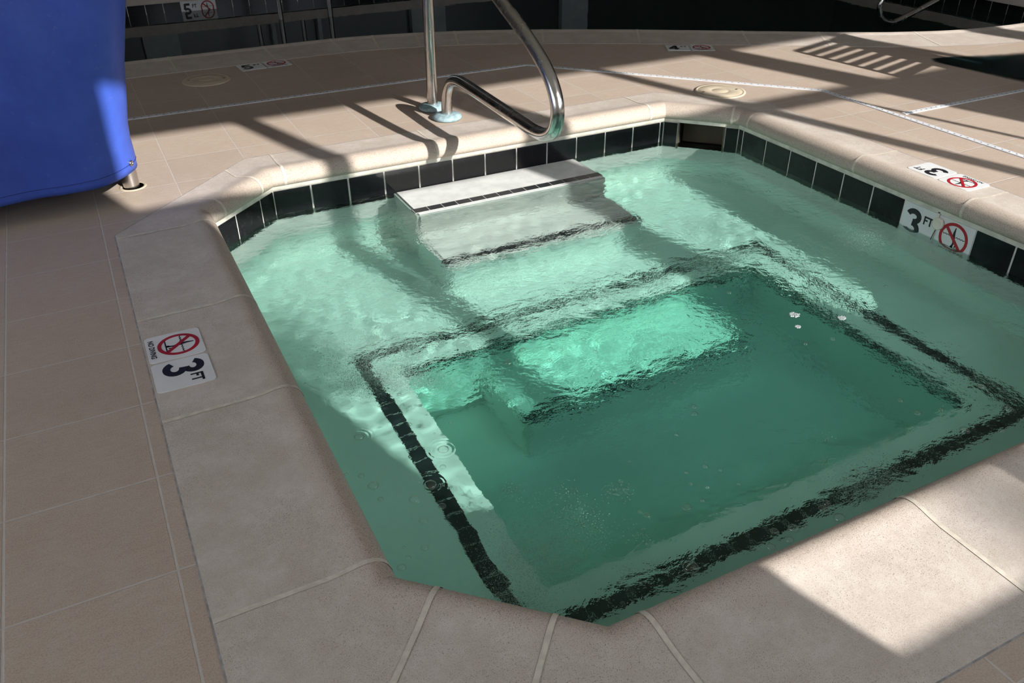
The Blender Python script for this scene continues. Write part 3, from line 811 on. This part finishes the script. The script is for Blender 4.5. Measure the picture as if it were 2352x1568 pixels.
def specks(name, n, pick, size, label, mat, dome=True):
    """uncounted fine bubbles, many of them in one mesh"""
    base = [(1,0,0),(0,1,0),(-1,0,0),(0,-1,0),(0,0,1),(0,0,-1)]
    fc = [(0,1,4),(1,2,4),(2,3,4),(3,0,4),(1,0,5),(2,1,5),(3,2,5),(0,3,5)]
    B = np.array(base); P = np.array([pick() for _ in range(n)]); Sz = size[0] + (size[1]-size[0]) * rng.random(n)**3
    V = (P[:, None, :] + B[None] * Sz[:, None, None]).reshape(-1, 3)
    Fc = (np.array(fc)[None] + (np.arange(n)*6)[:, None, None]).reshape(-1, 3)
    me = bpy.data.meshes.new(name); me.from_pydata(V.tolist(), [], Fc.tolist()); me.materials.append(mat)
    me.polygons.foreach_set('use_smooth', [True]*len(me.polygons)); me.update()
    o = bpy.data.objects.new(name, me); COL.objects.link(o)
    return tag(o, label, 'bubbles', kind='stuff')
FROTH = [(1250,1240,95,.40),(1330,1190,40,.16),(1420,1130,22,.10),(1470,1230,25,.05),(1440,1310,22,.05),(1300,1130,25,.06),(1170,1125,20,.05),(1180,1340,60,.10),(2010,1080,50,.06),(1990,1150,55,.06),(780,830,70,.10),(900,850,55,.08),(1100,560,60,.04),(2050,460,30,.03),(1900,1010,20,.03)]
wts = np.array([f[3] for f in FROTH]); wts /= wts.sum()
def pick_froth():
    f = FROTH[rng.choice(len(FROTH), p=wts)]
    c = at(f[0] + rng.normal()*f[2]*.7, f[1] + rng.normal()*f[2]*.5, ZW + .0012)
    x = min(max(c.x, -.22), 2.02); y = min(max(c.y, -2.32), -.04); return (x, y, ZW + .0015)
specks('surface_froth', 2600, pick_froth, (.0007, .0030), 'scattered fine froth beads drifting on the spa surface', M['bubble'])
def plume(name, spots, n, d0, d1, size, label, mat):
    w_ = np.array([f[4] for f in spots]); w_ /= w_.sum()
    def pick():
        while True:
            f = spots[rng.choice(len(spots), p=w_)]
            c = at(f[0] + rng.normal()*f[2]*.62, f[1] + rng.normal()*f[3]*.62, ZW)
            if -.24 < c.x < 2.05 and -2.34 < c.y < -.03 and not (.45 < c.x < 1.40 and c.y > -.34): return (c.x, c.y, ZW - d0 - (d1 - d0)*rng.random())
    o = specks(name, n, pick, size, label, mat); o.cycles.is_caustics_receiver = True
plume('aerated_bubbles', [(690,630,150,70,.16),(870,790,110,48,.24),(890,862,95,28,.22),(740,540,110,40,.10),(1240,1260,110,80,.14),(1180,1380,80,45,.05),(2000,1100,90,45,.10),(1985,540,50,28,.06),(1120,640,70,40,.04),(1500,390,80,30,.04)],
      90000, .004, .045, (.0005, .0011), 'milky clouds of tiny air bubbles just under the spa surface', M['micro'])

# ------------------------------------------------------------------ dark teal patch under the slatted shadow, lounge chair beyond the window light
def teal_patch():  # flat dark teal glossy sheet with soft edges
    t = NT('dark_teal_film'); v = t.coords()
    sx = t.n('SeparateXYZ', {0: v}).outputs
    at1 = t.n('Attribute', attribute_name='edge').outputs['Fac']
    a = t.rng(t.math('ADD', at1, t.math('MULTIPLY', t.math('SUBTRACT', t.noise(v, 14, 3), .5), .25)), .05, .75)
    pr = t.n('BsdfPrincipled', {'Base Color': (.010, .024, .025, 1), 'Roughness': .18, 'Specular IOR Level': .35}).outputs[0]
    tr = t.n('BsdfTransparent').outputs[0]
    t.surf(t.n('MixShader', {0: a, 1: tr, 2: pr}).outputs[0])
    # outline measured on the deck, widening to the right
    top = [(3.64, .03), (3.78, .03), (3.95, -.02), (4.2, -.08), (4.6, -.16), (5.2, -.3)]
    bot = [(3.60, -.02), (3.615, -.28), (3.63, -.56), (3.70, -.85), (3.95, -1.2), (5.0, -1.4)]
    m = MB(); rows = 10; vs = []; ed = []
    tp = smooth_path([(x, y, 0) for x, y in top], 4); bp = smooth_path([(x, y, 0) for x, y in bot], 4)
    for i in range(len(tp)):
        for j in range(rows + 1):
            s = j / rows; p = tp[i].lerp(bp[i], s); vs.append((p.x, p.y, .0012))
            ed.append(min(1, min(s*5, (1-s)*3.0, i/3 + .15)))
    k = rows + 1
    m.add(vs, [(i*k+j, i*k+j+1, (i+1)*k+j+1, (i+1)*k+j) for i in range(len(tp)-1) for j in range(rows)])
    o = m.build('teal_patch', t.m); at_ = o.data.attributes.new('edge', 'FLOAT', 'POINT'); at_.data.foreach_set('value', ed)
    tag(o, 'dark teal glossy patch on the deck beyond the slatted shadow', 'wet patch', kind='thing')
teal_patch()

def lounge():
    e = empty('lounge_chair', (3.70, -1.35, 0), 'slatted lounge chair standing beyond the deck drain near the window', 'chair')
    A = Vector((3.485, -1.086, .50)); up = Vector((.069, .176, .25)); wd = Vector((.96, .27, 0)).normalized() * .58
    for s in (0, .62):
        m = MB(); a = A + wd*s; m.tube([a - up*.5, a, a + up*.5, a + up*1.02], .015, 10); adopt(m.build('back_rail', M['wood']), e)
    n = up.cross(wd).normalized()
    for i in range(8):
        c = A + up*(i/7.0); hw = .0150
        u = up.normalized() * hw * (1.0 if i else 1.2)
        m = MB(); w_ = wd*.62; q = [c - u, c + w_ - u, c + w_ + u, c + u]
        m.add([p - n*.005 for p in q] + [p + n*.005 for p in q], [(3,2,1,0),(4,5,6,7),(0,1,5,4),(1,2,6,5),(2,3,7,6),(3,0,4,7)])
        adopt(m.build('back_slat', M['wood']), e)
    m = MB(); q = [A + wd*.64 - up*.25, A + wd - up*.25, A + wd + up*1.05, A + wd*.64 + up*1.05]
    m.add([p - n*.006 for p in q] + [p + n*.006 for p in q], [(3,2,1,0),(4,5,6,7),(0,1,5,4),(1,2,6,5),(2,3,7,6),(3,0,4,7)]); adopt(m.build('back_panel', M['wood']), e)
    bdir = Vector((-.27, .96, 0)).normalized(); base = A - up*.5; base.z = .38
    for i in range(10):
        c = base - bdir*(.06 + .085*i); m = MB(); q = [c, c + wd, c + wd - bdir*.06, c - bdir*.06]
        m.add(q + [p - Vector((0, 0, .015)) for p in q], [(0,1,2,3),(7,6,5,4),(0,4,5,1),(1,5,6,2),(2,6,7,3),(3,7,4,0)]); adopt(m.build('seat_slat', M['wood']), e)
    for s in (0, 1):
        a = base + wd*s; m = MB(); m.tube([a + Vector((0, 0, -.03)), a - bdir*.45 + Vector((0, 0, -.03)), a - bdir*.92 + Vector((0, 0, -.03))], .018, 10); adopt(m.build('side_rail', M['wood']), e)
        for d in (.05, .87):
            p = a - bdir*d; m = MB(); m.tube([(p.x, p.y, 0), (p.x, p.y, .18), (p.x, p.y, .36)], .018, 10); adopt(m.build('leg', M['wood']), e)
lounge()
def tree():  # tree added out of view to half-shade part of the front coping
    cx, cy = 6.755, -22.0
    e = empty('added_tree', (cx, cy, -.3), 'slim loose-leaved tree added unseen outside the windows as a shade caster', 'tree')
    m = MB(); m.tube([(cx, cy, -.3), (cx, cy, 4), (cx, cy, 8), (cx, cy, 10.2)], [.09, .07, .04, .012], 8); adopt(m.build('trunk', M['wood']), e)
    m = MB()
    for i in range(1500):
        z = 3.2 + 7.35*rng.random(); a = rng.random()*2*PI; r = .17*math.sqrt(rng.random())
        c = Vector((cx + r*math.cos(a), cy + r*math.sin(a), z)); u = Vector(rng.normal(size=3)).normalized()*.022; w_ = u.cross(Vector(rng.normal(size=3))).normalized()*.022
        m.add([c-u-w_, c+u-w_, c+u+w_, c-u+w_], [(0,1,2,3)])
    adopt(m.build('foliage', plain('leaf_green', (.05, .11, .03), .6)), e)
tree()
def pole():  # unseen pole added for the thin shadow band along the drain
    e = empty('added_pole', (3.52, -3.2, 0), 'slim bare pole added out of view to cast a thin shadow', 'pole')
    m = MB(); m.tube([(3.52, -3.2, .03), (3.52, -3.2, .6), (3.52, -3.2, 1.1), (3.52, -3.2, 1.56)], .017, 12); adopt(m.build('shaft', M['dullsteel']), e)
    m = MB(); m.lathe([(.22, 0), (.22, .03), (.05, .05), (.02, .09)], (3.52, -3.2, 0), 24); adopt(m.build('foot', M['dark']), e)
pole()


# ------------------------------------------------------------------ room and light
def room():
    m = MB(); YW = -4.5
    sh = 1.35
    head, trans, sill = 2.78, (2.235, 2.315), .985
    # south wall: solid left of the first jamb, sill wall, header
    x_j = -.54 + sh
    m.box(-6, YW-.06, 0, x_j, YW, 3.2); m.box(x_j, YW-.06, 0, 9.2, YW, sill); m.box(x_j, YW-.06, head, 9.2, YW, 3.2)
    struct(m.build('wall_south', M['wallpaint']))
    mains = [(1.105, 1.325), (2.81, 3.05), (4.52, 4.76), (6.2, 6.45)]; minors = [(.225, .325), (2.085, 2.17), (3.79, 3.87), (5.5, 5.58)]
    k = 1; edges = [-.54] + [q for p in mains for q in p]
    for bay in range(4):
        a = edges[2*bay]; b = edges[2*bay+1]
        f = MB()
        if bay: f.box(edges[2*bay-1]+sh, YW-.05, sill, a+sh, YW-.01, head)
        mn = minors[bay]; f.box(mn[0]+sh, YW-.05, sill, mn[1]+sh, YW-.01, head)
        f.box(a+sh, YW-.05, trans[0], b+sh, YW-.01, trans[1])
        if bay == 0: f.box(a+sh, YW-.05, sill, -.39+sh, YW-.01, trans[0])      # wide stile of the lower casement
        if bay == 2: f.box(a+sh, YW-.05, sill, b+sh, YW-.01, trans[0])  # closed lower panel added to keep the deck beyond it in shade
        if bay == 3: f.box(b+sh, YW-.05, sill, 9.2, YW-.01, head)
        struct(f.build('window_%d' % (bay+1), M['frame']))
    m = MB(); m.box(-6, YW-.06, 3.2, 9.2, 6.1, 3.3); struct(m.build('ceiling', M['ceiling']))
    m = MB(); m.box(9.0, YW, -.4, 9.1, 6, 3.2); struct(m.build('wall_east', M['darkwall']))
    m = MB(); x = -3.6
    m.box(x-.1, YW, 0, x, 6, .6); m.box(x-.1, YW, 2.6, x, 6, 3.2); m.box(x-.1, -.2, .6, x, 6, 2.6); m.box(x-.1, YW, .6, x, -4.2, 2.6)
    for y in (-3.0, -1.7): m.box(x-.08, y-.04, .6, x-.02, y+.04, 2.6)
    struct(m.build('wall_west', M['wallpaint']))
    # far side of the pool: dark glazing between pale pillars
    m = MB(); m.box(-6, 5.8, -.4, 9, 5.95, 3.2); struct(m.build('wall_north', M['darkwall']))
    m = MB()
    for a, b in ((.05,.37),(1.26,1.30),(1.73,1.77),(2.75,3.14),(-1.6,-1.3),(4.6,4.95)): m.box(a, 5.72, -.1, b, 5.8, 2.6)
    struct(m.build('trim_pillars', M['pillar']))
    m = MB(); m.box(-14, -16, -.6, 20, YW-.1, -.3); struct(m.build('ground', M['pebble']))
room()

sd = Vector((.567, -1.89, 1)).normalized()
sun = bpy.data.lights.new('sun', 'SUN'); sun.energy = 7.6; sun.angle = math.radians(.53); sun.color = (1, .975, .94)
so = bpy.data.objects.new('sun', sun); COL.objects.link(so); so.location = sd * 12
so.rotation_euler = sd.to_track_quat('Z', 'Y').to_euler()
sun.cycles.is_caustics_light = True
w = bpy.data.worlds.new('sky'); S.world = w; w.use_nodes = True
w.node_tree.nodes['Background'].inputs[0].default_value = (.86, .95, 1.06, 1); w.node_tree.nodes['Background'].inputs[1].default_value = 4.1

S.view_settings.view_transform = 'Standard'; S.view_settings.look = 'None'; S.view_settings.gamma = 1; S.view_settings.exposure = 0
S.view_settings.use_curve_mapping = False
S.cycles.caustics_reflective = False
S.cycles.max_bounces = 11; S.cycles.diffuse_bounces = 5; S.cycles.transmission_bounces = 10; S.cycles.sample_clamp_indirect = 8
S.cycles.use_adaptive_sampling = True; S.cycles.adaptive_threshold = .08
